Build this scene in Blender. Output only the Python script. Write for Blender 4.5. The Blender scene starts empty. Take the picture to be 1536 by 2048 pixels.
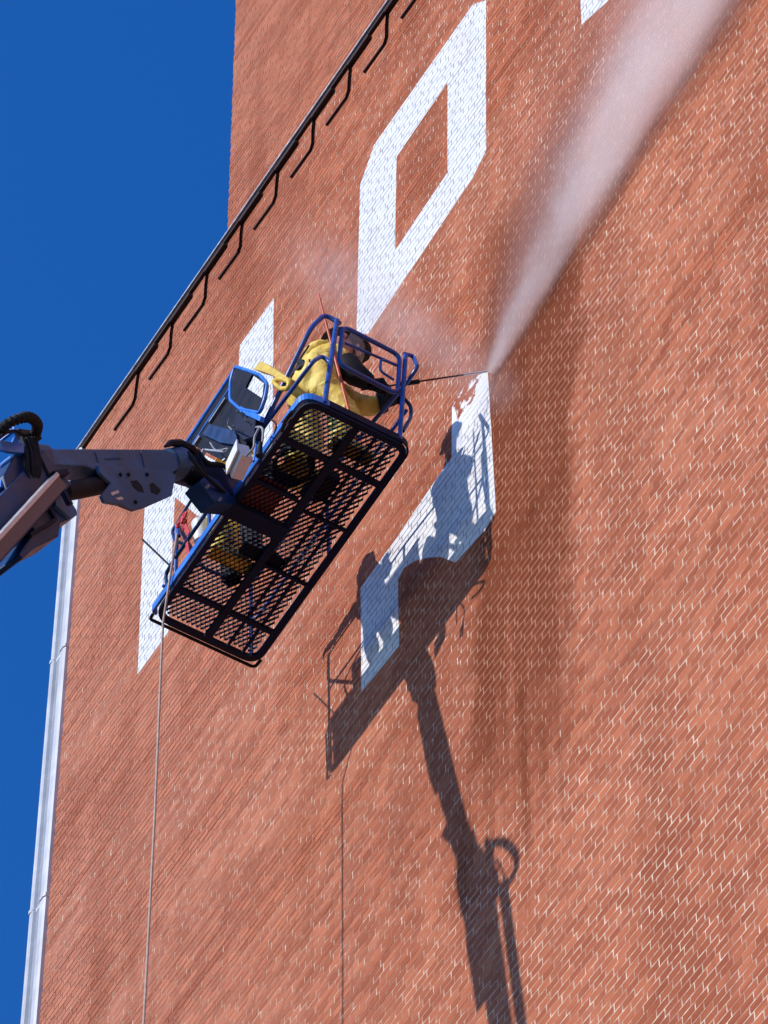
import bpy, bmesh, math, random
from mathutils import Vector, Matrix
random.seed(7)
SC = bpy.context.scene
COL = SC.collection
V3 = Vector

# ------------------------------------------------------------------ camera
# Solved from the photograph: vertical vanishing point, the roof line's direction, 2.5 m lift basket.
F = 10000.0                                   # focal length in photo pixels (1536 x 2048)
VP = (680 - 768.0, 1024 + 5600.0)
ra = V3((170 - 768.0, 1024 - 895.0)); rb = V3((790 - 768.0, 1024.0)); rd = (ra - rb).normalized()
tt = (-F * F - (VP[0] * ra[0] + VP[1] * ra[1])) / (VP[0] * rd[0] + VP[1] * rd[1])
HP = ra + rd * tt
Zc = V3((VP[0], VP[1], -F)).normalized()
Xc = -V3((HP[0], HP[1], -F)).normalized()
Yc = Zc.cross(Xc)
RW = Matrix((Xc, Yc, Zc))                     # camera axes -> world axes
US = 0.74                                     # layout units -> metres (the layout took the 1.86 m basket as 2.52 long)
CAM = V3((0, -12.8138, 1.6))
cd = bpy.data.cameras.new('camera'); co = bpy.data.objects.new('camera', cd); COL.objects.link(co)
co.matrix_world = Matrix.Translation(CAM * US) @ RW.to_4x4()
cd.sensor_fit = 'VERTICAL'; cd.sensor_height = 24.0; cd.sensor_width = 18.0
cd.lens = F * 24.0 / 2048.0
cd.clip_start = 0.5; cd.clip_end = 6000
SC.camera = co

# ------------------------------------------------------------------ world, sun, exposure
TAN = 0.66; SX = 0.036                        # the light falls almost square onto the wall
sun_from = V3((-SX, -1.0, TAN)).normalized()
ELEV = math.asin(sun_from.z)
W = bpy.data.worlds.new('World'); SC.world = W; W.use_nodes = True
wn = W.node_tree.nodes; wl = W.node_tree.links
for n in list(wn): wn.remove(n)
wo = wn.new('ShaderNodeOutputWorld'); wb = wn.new('ShaderNodeBackground'); ws = wn.new('ShaderNodeTexSky')
ws.sky_type = 'NISHITA'; ws.sun_disc = False; ws.sun_elevation = ELEV
ws.sun_rotation = math.atan2(sun_from.x, sun_from.y)
ws.altitude = 300; ws.air_density = 1.0; ws.dust_density = 0.0; ws.ozone_density = 5.0
wb.inputs[1].default_value = 0.148
wh = wn.new('ShaderNodeHueSaturation'); wh.inputs['Saturation'].default_value = 1.27; wh.inputs['Hue'].default_value = 0.512; wh.inputs['Value'].default_value = 1.1; wl.new(ws.outputs[0], wh.inputs['Color']); wl.new(wh.outputs[0], wb.inputs[0]); wl.new(wb.outputs[0], wo.inputs[0])
sl = bpy.data.lights.new('sun', 'SUN'); sl.energy = 3.2; sl.angle = math.radians(0.55); sl.color = (1.0, 0.95, 0.88)
so = bpy.data.objects.new('sun', sl); COL.objects.link(so)
so.rotation_euler = (-sun_from).to_track_quat('-Z', 'Y').to_euler(); so.location = (-20, -40, 60)
SC.view_settings.view_transform = 'Standard'; SC.view_settings.look = 'None'
SC.view_settings.exposure = 0.40; SC.view_settings.gamma = 1.0
SC.render.engine = 'CYCLES'
SC.cycles.use_denoising = True
SC.cycles.max_bounces = 9; SC.cycles.volume_bounces = 7; SC.cycles.transparent_max_bounces = 16
SC.cycles.volume_step_rate = 1.5

# ------------------------------------------------------------------ pixel helpers (a pixel gives a direction only)
def ray(px, py): return (RW @ V3((px - 768.0, 1024.0 - py, -F))).normalized()
def at(px, py, y=0.0):                        # the point of that ray at distance -y in front of the wall
    d = ray(px, py); return CAM + d * ((y - CAM.y) / d.y)
def onplane(px, py, p, n):
    d = ray(px, py); return CAM + d * ((p - CAM).dot(n) / d.dot(n))
def proj(P):
    c = RW.transposed() @ (V3(P) - CAM); return (768 + F * c.x / -c.z, 1024 - F * c.y / -c.z)
A = at(659.5, 1557)                           # origin for wall coordinates
AX, AZ = A.x, A.z
def wall(x, z, y=0.0): return V3((AX + x, y, AZ + z))
PO = A + V3((-.07, -1.70, 1.19))              # basket floor, outer left corner
RP = Matrix.Rotation(-.007, 3, 'Z') @ Matrix.Rotation(-.010, 3, 'Y') @ Matrix.Rotation(.035, 3, 'X')
PLL, PLW = 2.52, 1.01
def PL(u, v, w): return PO + RP @ V3((u, v, w))
def pin(px, py, axis, val):                   # pixel -> basket-local point where coordinate `axis` equals val
    d = RP.transposed() @ ray(px, py); c = RP.transposed() @ (CAM - PO)
    return c + d * ((val - c[axis]) / d[axis])
def pw(px, py, axis, val): q = pin(px, py, axis, val); return PL(q.x, q.y, q.z)

# ------------------------------------------------------------------ node helpers and materials
class NT:
    def __init__(s, name):
        s.m = bpy.data.materials.new(name); s.m.use_nodes = True
        s.t = s.m.node_tree; s.n = s.t.nodes; s.l = s.t.links
        for q in list(s.n): s.n.remove(q)
        s.out = s.n.new('ShaderNodeOutputMaterial')
    def new(s, typ, **kw):
        q = s.n.new(typ)
        for k, v in kw.items(): setattr(q, k, v)
        return q
    def pos(s):                               # world position in layout units
        q = s.new('ShaderNodeVectorMath', operation='SCALE'); s.l.new(s.new('ShaderNodeNewGeometry').outputs['Position'], q.inputs[0]); q.inputs['Scale'].default_value = 1 / US
        return q.outputs[0]
    def put(s, sock, v):
        if hasattr(v, 'is_output'): s.l.new(v, sock)
        elif isinstance(v, (tuple, list, Vector)) and sock.type == 'RGBA' and len(v) == 3: sock.default_value = (*v, 1)
        else: sock.default_value = v
    def math(s, op, a, b=0.0, c=None, clamp=False):
        q = s.new('ShaderNodeMath', operation=op, use_clamp=clamp); s.put(q.inputs[0], a); s.put(q.inputs[1], b)
        if c is not None: s.put(q.inputs[2], c)
        return q.outputs[0]
    def mix(s, f, a, b, mode='MIX'):
        q = s.new('ShaderNodeMix', data_type='RGBA', blend_type=mode); s.put(q.inputs[0], f); s.put(q.inputs[6], a); s.put(q.inputs[7], b)
        return q.outputs[2]
    def noise(s, vec, scale, detail=3, rough=.55, dist=0.0):
        q = s.new('ShaderNodeTexNoise'); s.put(q.inputs['Vector'], vec); q.inputs['Scale'].default_value = scale
        q.inputs['Detail'].default_value = detail; q.inputs['Roughness'].default_value = rough; q.inputs['Distortion'].default_value = dist
        return q.outputs['Fac']
    def ramp(s, v, lo, hi, a=0.0, b=1.0):
        q = s.new('ShaderNodeMapRange', interpolation_type='SMOOTHSTEP'); s.put(q.inputs[0], v)
        for i, x in enumerate((lo, hi, a, b)): q.inputs[i + 1].default_value = x
        return q.outputs[0]
    def principled(s, color, rough=.6, metal=0.0, bump=None, bstr=.3, bdist=.01):
        p = s.new('ShaderNodeBsdfPrincipled'); s.put(p.inputs['Base Color'], color); s.put(p.inputs['Roughness'], rough); s.put(p.inputs['Metallic'], metal)
        if bump is not None:
            b = s.new('ShaderNodeBump'); b.inputs['Strength'].default_value = bstr; b.inputs['Distance'].default_value = bdist
            s.put(b.inputs['Height'], bump); s.l.new(b.outputs[0], p.inputs['Normal'])
        s.l.new(p.outputs[0], s.out.inputs[0]); return p

def plain(name, col, rough=.5, metal=0.0, var=.25, scale=14.0, dirt=None, dirt_amt=.35, spec=.5):
    t = NT(name); g = t.pos()
    n = t.noise(g, scale, 4); n2 = t.noise(g, scale * .22, 3)
    c = t.mix(t.ramp(n, .3, .75), tuple(x * (1 - var) for x in col), tuple(min(1, x * (1 + var * .6)) for x in col))
    if dirt: c = t.mix(t.math('MULTIPLY', t.ramp(n2, .48, .68), dirt_amt), c, dirt)
    p = t.principled(c, t.ramp(n, .2, .8, rough * .8, min(1, rough * 1.2)), metal); p.inputs['Specular IOR Level'].default_value = spec
    return t.m

BH, BL, JT, JH = 0.0915, 0.150, 0.0130, 0.0115   # course height, brick length, bed and head joints
def wall_coords(t):
    g = t.pos()
    s = t.new('ShaderNodeSeparateXYZ'); t.l.new(g, s.inputs[0])
    x = t.math('SUBTRACT', s.outputs[0], AX); z = t.math('SUBTRACT', s.outputs[2], AZ)
    return g, x, z
def wet_mask(t, g, x, z):                     # patch of brick soaked by the blasting water, running down in streaks
    n = t.noise(g, .9, 4, .6); n2 = t.noise(g, 3.5, 4, .7)
    mv = t.new('ShaderNodeMapping'); mv.inputs['Scale'].default_value = (5.0, 1.0, .12); t.l.new(g, mv.inputs[0])
    run = t.noise(mv.outputs[0], 1.0, 3, .6, .2)
    xx = t.math('ADD', x, t.math('MULTIPLY', t.math('SUBTRACT', n, .5), .9))
    xx = t.math('ADD', xx, t.math('MULTIPLY', t.math('SUBTRACT', n2, .5), .30))
    axis = t.math('ADD', 3.20, t.math('MULTIPLY', t.math('SUBTRACT', z, 2.0), .10))
    d = t.math('ABSOLUTE', t.math('SUBTRACT', xx, axis))
    a = t.ramp(d, .55, .95, 1.0, 0.0)
    zz = t.math('ADD', z, t.math('ADD', t.math('MULTIPLY', t.math('SUBTRACT', n, .5), 1.5), t.math('MULTIPLY', t.math('SUBTRACT', run, .5), 7.0)))
    b = t.math('MULTIPLY', t.ramp(zz, -4.4, -1.2), t.ramp(z, 4.0, 6.0, 1.0, 0.0))
    return t.math('MULTIPLY', a, b, clamp=True)
def brick_color(t, g, x, z, one=False):
    if one: r = t.new('ShaderNodeObjectInfo').outputs['Random']
    else:
        at_ = t.new('ShaderNodeAttribute'); at_.attribute_name = 'tone'; r = at_.outputs['Fac']
    c = t.mix(t.ramp(r, 0, 1), (.32, .082, .036), (.50, .148, .070))
    c = t.mix(t.ramp(r, .93, 1.0, 0, .55), c, (.24, .075, .05))
    n = t.noise(g, 22, 4, .65)
    c = t.mix(t.math('MULTIPLY', t.ramp(n, .45, .8), .3), c, (.54, .20, .105))
    big = t.noise(g, .35, 4, .6)
    c = t.mix(t.math('MULTIPLY', t.ramp(big, .45, .7), .45), c, (.53, .18, .09))
    # the wall is paler and dustier towards the far left
    c = t.mix(t.ramp(t.math('ADD', x, t.math('MULTIPLY', big, 2.0)), -5.0, 3.2, .42, 0.0), c, (.56, .275, .195))
    # streaks of pale dust and old runs along the face
    mp = t.new('ShaderNodeMapping'); mp.inputs['Scale'].default_value = (1.0, 1.0, .22); t.l.new(g, mp.inputs[0])
    st = t.noise(mp.outputs[0], 1.6, 4, .65)
    c = t.mix(t.math('MULTIPLY', t.ramp(st, .55, .8), .35), c, (.56, .29, .20))
    mr = t.new('ShaderNodeMapping'); mr.inputs['Scale'].default_value = (.25, 1.0, 7.0); t.l.new(g, mr.inputs[0])
    s2 = t.noise(mr.outputs[0], 1.3, 3, .6)
    c = t.mix(t.math('MULTIPLY', t.ramp(s2, .46, .66), .6), c, (.27, .068, .034))
    mott = t.noise(g, 1.7, 5, .7)
    c = t.mix(t.math('MULTIPLY', t.ramp(mott, .50, .68), .38), c, (.27, .070, .032)); c = t.mix(t.math('MULTIPLY', t.ramp(mott, .47, .32), .35), c, (.56, .225, .13))
    # broad dark runs down the wall
    mv = t.new('ShaderNodeMapping'); mv.inputs['Scale'].default_value = (.75, 1.0, .07); t.l.new(g, mv.inputs[0])
    s3 = t.noise(mv.outputs[0], 1.0, 4, .6, .3)
    c = t.mix(t.math('MULTIPLY', t.ramp(s3, .46, .64), .50), c, (.25, .062, .027))
    mf = t.new('ShaderNodeMapping'); mf.inputs['Scale'].default_value = (7.0, 1.0, .16); t.l.new(g, mf.inputs[0])
    s4 = t.noise(mf.outputs[0], 1.0, 3, .6, .2)
    c = t.mix(t.math('MULTIPLY', t.ramp(s4, .60, .72), .35), c, (.24, .068, .034))
    wm = wet_mask(t, g, x, z)
    wet = t.mix(t.ramp(s4, .40, .62, .88, .98), c, (.150, .029, .006))
    c = t.mix(t.math('MULTIPLY', wm, .95), c, wet)
    return c, wm, r
def make_brick(name, blast=False, one=False):
    t = NT(name); g, x, z = wall_coords(t)
    c, wm, r = brick_color(t, g, x, z, one)
    n = t.noise(g, 60, 3, .6)
    rough = .9
    if blast:                                 # what the jet has left of the paint: flecks, and more of it lower and at the edges
        f1 = t.noise(g, 9.0, 5, .7, .4)
        dens = t.math('ADD', t.ramp(z, 2.15, 3.05, .80, .47), 0.0)
        edge = t.math('MAXIMUM', t.ramp(x, 2.36, 2.48), t.ramp(x, 2.02, 2.08, 1.0, 0.0))
        dens = t.math('ADD', dens, t.math('MULTIPLY', edge, t.ramp(z, 2.5, 3.1, .35, .12)))
        m = t.ramp(t.math('ADD', f1, t.math('SUBTRACT', dens, 1.0)), -.02, .06)
        c = t.mix(m, c, (.80, .80, .80))
    p = t.principled(c, rough, 0, n, .25, .004); p.inputs['Specular IOR Level'].default_value = .12
    return t.m
def make_paint(name):
    t = NT(name); g, x, z = wall_coords(t)
    n = t.noise(g, 6, 4, .6); f = t.noise(g, 34, 4, .7)
    c = t.mix(t.ramp(n, .35, .7), (.66, .67, .69), (.80, .80, .81))
    c = t.mix(t.math('MULTIPLY', t.ramp(f, .55, .66), t.ramp(t.noise(g, 2.3, 4, .7), .42, .66, .10, .80)), c, (.48, .24, .18)); c = t.mix(t.ramp(t.noise(g, 1.2, 4, .65), .52, .7, 0, .4), c, (.55, .45, .42))
    t.principled(c, .55, 0, t.noise(g, 60, 3), .2, .003)
    return t.m
def make_mortar(name, paint=False):
    t = NT(name); g, x, z = wall_coords(t)
    wm = wet_mask(t, g, x, z); n = t.noise(g, 9, 4, .7); n2 = t.noise(g, .8, 3, .6)
    c = t.mix(t.ramp(n, .35, .7), (.54, .37, .25), (.86, .71, .56))
    c = t.mix(t.ramp(n2, .5, .7, 0, .6), c, (.50, .31, .24))
    if paint: c = t.mix(.8, c, (.25, .23, .25))
    else:
        c = t.mix(t.ramp(t.noise(g, 6.0, 4, .7), .40, .58, 0, .88), c, (.40, .17, .11))
        c = t.mix(t.math('MULTIPLY', wm, .8), c, (.36, .15, .08))
    p = t.principled(c, .9, 0, n, .3, .003); p.inputs['Specular IOR Level'].default_value = .2
    return t.m
def make_core(name):                          # brick pattern for the stretches too far outside the view to build one by one
    t = NT(name); g, x, z = wall_coords(t)
    cb = t.new('ShaderNodeCombineXYZ'); t.put(cb.inputs[0], x); t.put(cb.inputs[1], z)
    b = t.new('ShaderNodeTexBrick'); t.l.new(cb.outputs[0], b.inputs[0])
    b.inputs['Scale'].default_value = 1.0; b.inputs['Brick Width'].default_value = BL; b.inputs['Row Height'].default_value = BH
    b.inputs['Mortar Size'].default_value = .005; b.offset = .5
    c, wm, r = brick_color(t, g, x, z)
    t.put(b.inputs['Color1'], c); t.put(b.inputs['Color2'], c); t.put(b.inputs['Mortar'], (.66, .57, .49))
    t.principled(b.outputs[0], .88); return t.m

def suit_mat():
    t = NT('yellow_suit'); g = t.pos()
    n = t.noise(g, 5, 4); w = t.noise(g, 7.5, 2, .5, .8)
    c = t.mix(t.ramp(n, .35, .7), (.76, .50, .07), (.90, .68, .15)); c = t.mix(t.ramp(t.noise(g, 2.2, 3), .55, .75, 0, .5), c, (.42, .25, .05))
    t.principled(c, .65, 0, w, .55, .03); return t.m
M = {}
M['brick'] = make_brick('brick'); M['blast'] = make_brick('brick_blasted_paint', True); M['brick_one'] = make_brick('brick_single', False, True)
M['paint'] = make_paint('white_wall_paint'); M['mortar'] = make_mortar('mortar'); M['mortar_paint'] = make_mortar('mortar_painted', True)
M['core'] = make_core('brick_far')
M['coping'] = plain('coping_metal', (.55, .56, .58), .4, .3)
M['bronze'] = plain('dark_bronze', (.040, .022, .022), .7, spec=.2)
M['trim'] = plain('trim_metal', (.56, .57, .60), .45, 0, .12, 3, (.40, .38, .37), .35)
M['trim_dark'] = plain('trim_strip_paint', (.27, .29, .34), .5, 0, .12, 3)
M['blue'] = plain('blue_paint', (.028, .20, .72), .38, 0, .22, 9, (.05, .06, .10), .2)
M['rail'] = plain('rail_blue_backlit', (.014, .075, .36), .35, 0, .3, 9, (.02, .03, .06), .3)  # the blue again, darkened so the colour carries the backlit look of the rails
M['blue_shade'] = plain('blue_paint_shaded', (.008, .042, .14), .45, 0, .3, 7, (.012, .014, .025), .4, .25)  # blue paint as it looks in shade, the shade put into the colour
M['slate'] = plain('slate_blue_paint', (.060, .135, .27), .5, 0, .3, 5, (.04, .06, .09), .55, .2)
M['black'] = plain('black_paint', (.007, .007, .011), .5, 0, .3, 8, (.02, .02, .028), .2, .15)
M['frame'] = plain('floor_frame_paint', (.010, .016, .045), .6, 0, .35, 7, (.020, .022, .035), .4, .12)
M['rubber'] = plain('rubber', (.012, .012, .015), .75, spec=.25)
M['greyhose'] = plain('grey_hose', (.30, .30, .31), .6)
M['whitebox'] = plain('white_plastic', (.78, .78, .77), .45, 0, .06, 10, (.4, .36, .33), .2)
M['alu'] = plain('aluminium', (.62, .61, .60), .35, .55, .12)
M['brown'] = plain('channel_side_shade', (.13, .085, .09), .5, .1, .2)  # shaded sides of the white aluminium channel, shade painted in as brown
M['yellow'] = suit_mat()
M['yplastic'] = plain('yellow_plastic', (.76, .52, .06), .45, 0, .15)
M['glove'] = plain('black_glove', (.014, .014, .018), .7, spec=.2)
M['skin'] = plain('skin', (.50, .22, .17), .55, 0, .1)
M['helmet'] = plain('dark_helmet', (.025, .023, .03), .35)
M['orange'] = plain('orange_pole', (.62, .085, .025), .45)
M['red'] = plain('red_webbing', (.62, .012, .025), .6)
M['rope'] = plain('rope', (.48, .36, .30), .8)
M['rust'] = plain('reddish_crate', (.20, .045, .035), .7)
M['grey'] = plain('grey_metal', (.30, .31, .34), .45, .4)
M['asphalt'] = plain('asphalt', (.060, .060, .062), .9, 0, .3, 2)
M['tyre'] = M['rubber']
def glass_mat():
    t = NT('face_shield_plastic'); p = t.principled((.75, .72, .74), .12); p.inputs['Alpha'].default_value = .25
    return t.m
M['shield'] = glass_mat()

# ------------------------------------------------------------------ mesh helpers
HS = 1.0 / US
class MB:
    def __init__(s): s.v = []; s.f = []; s.mi = []
    def add(s, vs, fs, mi=0):
        b = len(s.v); s.v += [V3(q) for q in vs]; s.f += [tuple(b + i for i in f) for f in fs]; s.mi += [mi] * len(fs); return s
    def box(s, c, ax, ay, az, bev=0.0):       # centre and half axes
        c = V3(c)
        if bev <= 0:
            vs = [c + ax * i + ay * j + az * k for i in (-1, 1) for j in (-1, 1) for k in (-1, 1)]
            return s.add(vs, [(0, 1, 3, 2), (4, 6, 7, 5), (0, 4, 5, 1), (2, 3, 7, 6), (0, 2, 6, 4), (1, 5, 7, 3)])
        L = [a.length for a in (ax, ay, az)]; e = [1 - min(bev / l, .49) for l in L]
        bm = bmesh.new(); bmesh.ops.create_cube(bm, size=2.0)
        for q in bm.verts: q.co = V3((q.co.x * L[0], q.co.y * L[1], q.co.z * L[2]))
        bmesh.ops.bevel(bm, geom=list(bm.edges), offset=min(bev, min(L) * .9), segments=2, affect='EDGES', profile=.6)
        d = [a.normalized() for a in (ax, ay, az)]
        bm.verts.index_update()
        s.add([c + d[0] * q.co.x + d[1] * q.co.y + d[2] * q.co.z for q in bm.verts], [[q.index for q in f.verts] for f in bm.faces]); bm.free()
        return s
    def span(s, p, q, w, h, up=V3((0, 0, 1)), bev=0.0):     # bar from p to q, w across, h along up
        p, q = V3(p), V3(q); a = (q - p) / 2; d = a.normalized(); x = d.cross(up).normalized(); y = x.cross(d)
        return s.box((p + q) / 2, a, x * w / 2, y * h / 2, bev)
    def tube(s, pts, r, n=8, cap=True):
        pts = [V3(p) for p in pts]; m = len(pts); rr = r if isinstance(r, (list, tuple)) else [r] * m
        t0 = (pts[1] - pts[0]).normalized(); nx = t0.orthogonal().normalized(); b = len(s.v); vs = []; fs = []
        for i, p in enumerate(pts):
            t = (pts[min(i + 1, m - 1)] - pts[max(i - 1, 0)]).normalized()
            nx = (nx - t * nx.dot(t)); nx = nx.normalized() if nx.length > 1e-6 else t.orthogonal().normalized()
            ny = t.cross(nx)
            vs += [p + (nx * math.cos(2 * math.pi * k / n) + ny * math.sin(2 * math.pi * k / n)) * rr[i] for k in range(n)]
        for i in range(m - 1):
            for k in range(n): fs.append((i * n + k, i * n + (k + 1) % n, (i + 1) * n + (k + 1) % n, (i + 1) * n + k))
        if cap: fs += [tuple(range(n - 1, -1, -1)), tuple(range((m - 1) * n, m * n))]
        return s.add(vs, fs)
    def prism(s, poly, off):                  # polygon of world points, extruded by off
        n = len(poly); poly = [V3(p) for p in poly]; off = V3(off)
        vs = poly + [p + off for p in poly]
        return s.add(vs, [tuple(range(n - 1, -1, -1)), tuple(range(n, 2 * n))] + [(i, (i + 1) % n, n + (i + 1) % n, n + i) for i in range(n)])
    def ball(s, c, r, nu=10, nv=7, ax=None):
        ax = ax or (V3((1, 0, 0)), V3((0, 1, 0)), V3((0, 0, 1))); r = r if isinstance(r, (tuple, list)) else (r, r, r); c = V3(c); vs = []; fs = []
        for j in range(nv + 1):
            th = math.pi * j / nv
            for i in range(nu):
                ph = 2 * math.pi * i / nu
                vs.append(c + ax[0] * r[0] * math.sin(th) * math.cos(ph) + ax[1] * r[1] * math.sin(th) * math.sin(ph) + ax[2] * r[2] * math.cos(th))
        for j in range(nv):
            for i in range(nu): fs.append((j * nu + i, (j + 1) * nu + i, (j + 1) * nu + (i + 1) % nu, j * nu + (i + 1) % nu))
        return s.add(vs, fs)
    def build(s, name, mats, parent=None, smooth=False, root=None):
        org = V3((0, 0, 0))
        p = parent
        while p is not None: org += V3(p.location); p = p.parent
        base = V3((0, 0, 0))
        if parent is None and s.v: base = sum(s.v, V3((0, 0, 0))) / len(s.v); base.z = min(q.z for q in s.v)
        me = bpy.data.meshes.new(name); me.from_pydata([q - org - base for q in s.v], [], s.f)
        for m in (mats if isinstance(mats, (list, tuple)) else [mats]): me.materials.append(m)
        if any(s.mi): me.polygons.foreach_set('material_index', s.mi)
        if smooth: me.polygons.foreach_set('use_smooth', [True] * len(me.polygons))
        bm = bmesh.new(); bm.from_mesh(me); bmesh.ops.recalc_face_normals(bm, faces=bm.faces); bm.to_mesh(me); bm.free()
        if smooth:
            try: me.set_sharp_from_angle(angle=math.radians(50))
            except Exception: pass
        o = bpy.data.objects.new(name, me); COL.objects.link(o); o.parent = parent; o.location = base
        return o
def tag(o, label=None, cat=None, group=None, kind=None):
    for k, v in (('label', label), ('category', cat), ('group', group), ('kind', kind)):
        if v: o[k] = v
    return o
def empty(name, loc, label, cat, group=None):
    o = bpy.data.objects.new(name, None); COL.objects.link(o); o.location = loc; o.empty_display_size = .2
    return tag(o, label, cat, group)
def rounded(pts, r, n=5):                     # polyline with rounded corners
    pts = [V3(p) for p in pts]; out = [pts[0]]
    for i in range(1, len(pts) - 1):
        a, b, c = pts[i - 1], pts[i], pts[i + 1]; ra_ = min(r, (a - b).length * .48, (c - b).length * .48)
        p = b + (a - b).normalized() * ra_; q = b + (c - b).normalized() * ra_
        for k in range(n + 1):
            t = k / n; out.append(p * (1 - t) ** 2 + b * 2 * t * (1 - t) + q * t * t)
    out.append(pts[-1]); return out
def smooth_path(pts, n=6):                    # Catmull-Rom
    pts = [V3(p) for p in pts]; P = [pts[0] * 2 - pts[1]] + pts + [pts[-1] * 2 - pts[-2]]; out = []
    for i in range(1, len(P) - 2):
        for k in range(n):
            t = k / n; a, b, c, d = P[i - 1:i + 3]
            out.append(.5 * ((2 * b) + (c - a) * t + (2 * a - 5 * b + 4 * c - d) * t * t + (3 * b - a - 3 * c + d) * t ** 3))
    return out + [pts[-1]]

# ------------------------------------------------------------------ ground
g = MB(); g.add([(-900, -900, 0), (900, -900, 0), (900, 900, 0), (-900, 900, 0)], [(0, 1, 2, 3)])
tag(g.build('ground', M['asphalt']), 'paved ground at the foot of the brick building', 'ground', kind='structure')

# ------------------------------------------------------------------ brick building
XL = -5.10; ZR = 11.82; XR = 30.0
bld = empty('brick_building', (AX + 8, 2, 0), 'tall red brick building with big white painted letters on its wall', 'building')
REC = .0022
c = MB()
c.box(((AX + XL + AX + XR) / 2, 6.0 + .006, (AZ + ZR) / 2), V3(((XR - XL) / 2, 0, 0)), V3((0, 6.0, 0)), V3((0, 0, (AZ + ZR) / 2)))
c.build('wall_core', M['core'], bld)

def ccw(p):
    a = sum(p[i][0] * p[(i + 1) % len(p)][1] - p[(i + 1) % len(p)][0] * p[i][1] for i in range(len(p)))
    return p if a > 0 else p[::-1]
def split(poly, a, b):                        # split a convex polygon by the line a->b: (left, right)
    dx, dz = b[0] - a[0], b[1] - a[1]; L = []; R = []
    d = [dx * (p[1] - a[1]) - dz * (p[0] - a[0]) for p in poly]
    for i in range(len(poly)):
        p, q, dp, dq = poly[i], poly[(i + 1) % len(poly)], d[i], d[(i + 1) % len(poly)]
        if dp >= 0: L.append(p)
        if dp <= 0: R.append(p)
        if dp * dq < 0:
            t = dp / (dp - dq); m = (p[0] + (q[0] - p[0]) * t, p[1] + (q[1] - p[1]) * t); L.append(m); R.append(m)
    return (L if len(L) > 2 else None), (R if len(R) > 2 else None)
def area(p): return abs(sum(p[i][0] * p[(i + 1) % len(p)][1] - p[(i + 1) % len(p)][0] * p[i][1] for i in range(len(p)))) / 2
def cut(polys, conv):                         # polys minus convex piece -> (inside, outside)
    ins, outs = [], []
    for p in polys:
        rest = p
        for i in range(len(conv)):
            l, r = split(rest, conv[i], conv[(i + 1) % len(conv)])
            if r and area(r) > 1e-7: outs.append(r)
            rest = l
            if not rest or area(rest) < 1e-7: rest = None; break
        if rest: ins.append(rest)
    return ins, outs

arch = [(1.10, .60), (1.10, 1.56), (1.20, 1.60), (1.36, 1.50), (1.55, 1.31), (1.76, 1.06), (1.98, .70)]
LET = {
 'N': [[(-3.56, 5.76), (-2.98, 5.77), (-2.98, 8.72), (-3.62, 8.76)], [(-3.30, 8.74), (-2.45, 8.20), (-1.10, 5.78), (-1.80, 5.78)],
       [(-1.84, 5.77), (-1.06, 5.77), (-1.10, 9.27), (-1.76, 9.29)]],
 'O': [[(.458, 6.441), (.652, 6.145), (1.15, 6.953), (1.206, 8.639), (.803, 9.478), (.538, 9.086)],
       [(.803, 9.478), (1.206, 8.639), (2.131, 8.673), (2.621, 9.48)],
       [(2.621, 9.48), (2.131, 8.673), (2.076, 7.025), (2.481, 6.325), (2.718, 6.475), (2.842, 9.202)],
       [(.652, 6.145), (2.481, 6.325), (2.076, 7.025), (1.15, 6.953)]],
 'L': [[(4.31, 6.34), (4.72, 6.13), (5.0, 6.13), (5.0, 9.45), (4.42, 9.45)], [(5.0, 6.13), (6.7, 6.13), (6.7, 6.8), (5.0, 6.8)]],
 'R': [[(.50, .63), (1.10, .58), (1.10, 2.20), (.505, 2.165)]] +
      [[arch[i], arch[i + 1], (arch[i + 1][0], 2.20 + (arch[i + 1][0] - 1.1) * .11), (arch[i][0], 2.20 + (arch[i][0] - 1.1) * .11)] for i in range(1, 6)] +
      [[(1.98, .70), (2.44, .60), (2.60, .66), (2.585, 2.62), (1.98, 2.30)]],
}
BLAST = [[(1.98, 2.30), (2.585, 2.62), (2.575, 2.86), (2.40, 3.02), (2.19, 3.10), (2.01, 3.04)]]
LABEL = {'N': 'white painted letter half hidden behind the lift basket', 'O': 'white painted letter O with chamfered corners',
         'L': 'white painted letter cut off by the top of the picture', 'R': 'white painted letter being blasted off, crossed by shadows'}
LET = {k: [ccw(p) for p in v] for k, v in LET.items()}; BLAST = [ccw(p) for p in BLAST]
allp = [(k, p, min(q[0] for q in p), max(q[0] for q in p), min(q[1] for q in p), max(q[1] for q in p)) for k, v in list(LET.items()) + [('B', BLAST)] for p in v]
mbs = {k: MB() for k in list(LET) + ['B', 'w']}; joints = {k: MB() for k in LET}
def slab(mb, poly, yf, yb=.0038):
    n = len(poly); f = [V3((AX + p[0], yf, AZ + p[1])) for p in poly]; b = [V3((AX + p[0], yb, AZ + p[1])) for p in poly]
    k = len(mb.v); mb.v += f + b
    mb.f.append(tuple(range(k, k + n))); mb.f += [(k + i, k + n + i, k + n + (i + 1) % n, k + (i + 1) % n) for i in range(n)]
    mb.mi += [0] * (n + 1); mb.tone = getattr(mb, 'tone', []); tn = random.random(); mb.tone += [tn] * (n + 1)
from mathutils import noise as mnoise
def joint_depth(x, z):                        # how far the brick face stands proud of the mortar sheet at .0033
    n = mnoise.noise(V3((x * .16, z * .9, 1.7))) * .6 + mnoise.noise(V3((x * .5, z * 4.0, 4.2))) * .45
    d = .0024 + .0026 * max(-.7, min(1.0, n * 2.4 - .75 * (x - .4 * z - .5) / 6)) + random.uniform(-.0006, .0006)
    return .0033 - max(.0007, d)
def row_shift(row): return -(.5 * (row % 2) + .34 * (((row * 7919 + 13) * 104729 % 1009) / 1009.0 - .5))
single = []
r0, r1 = int(-16.0 / BH), int(ZR / BH) - 1
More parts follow.
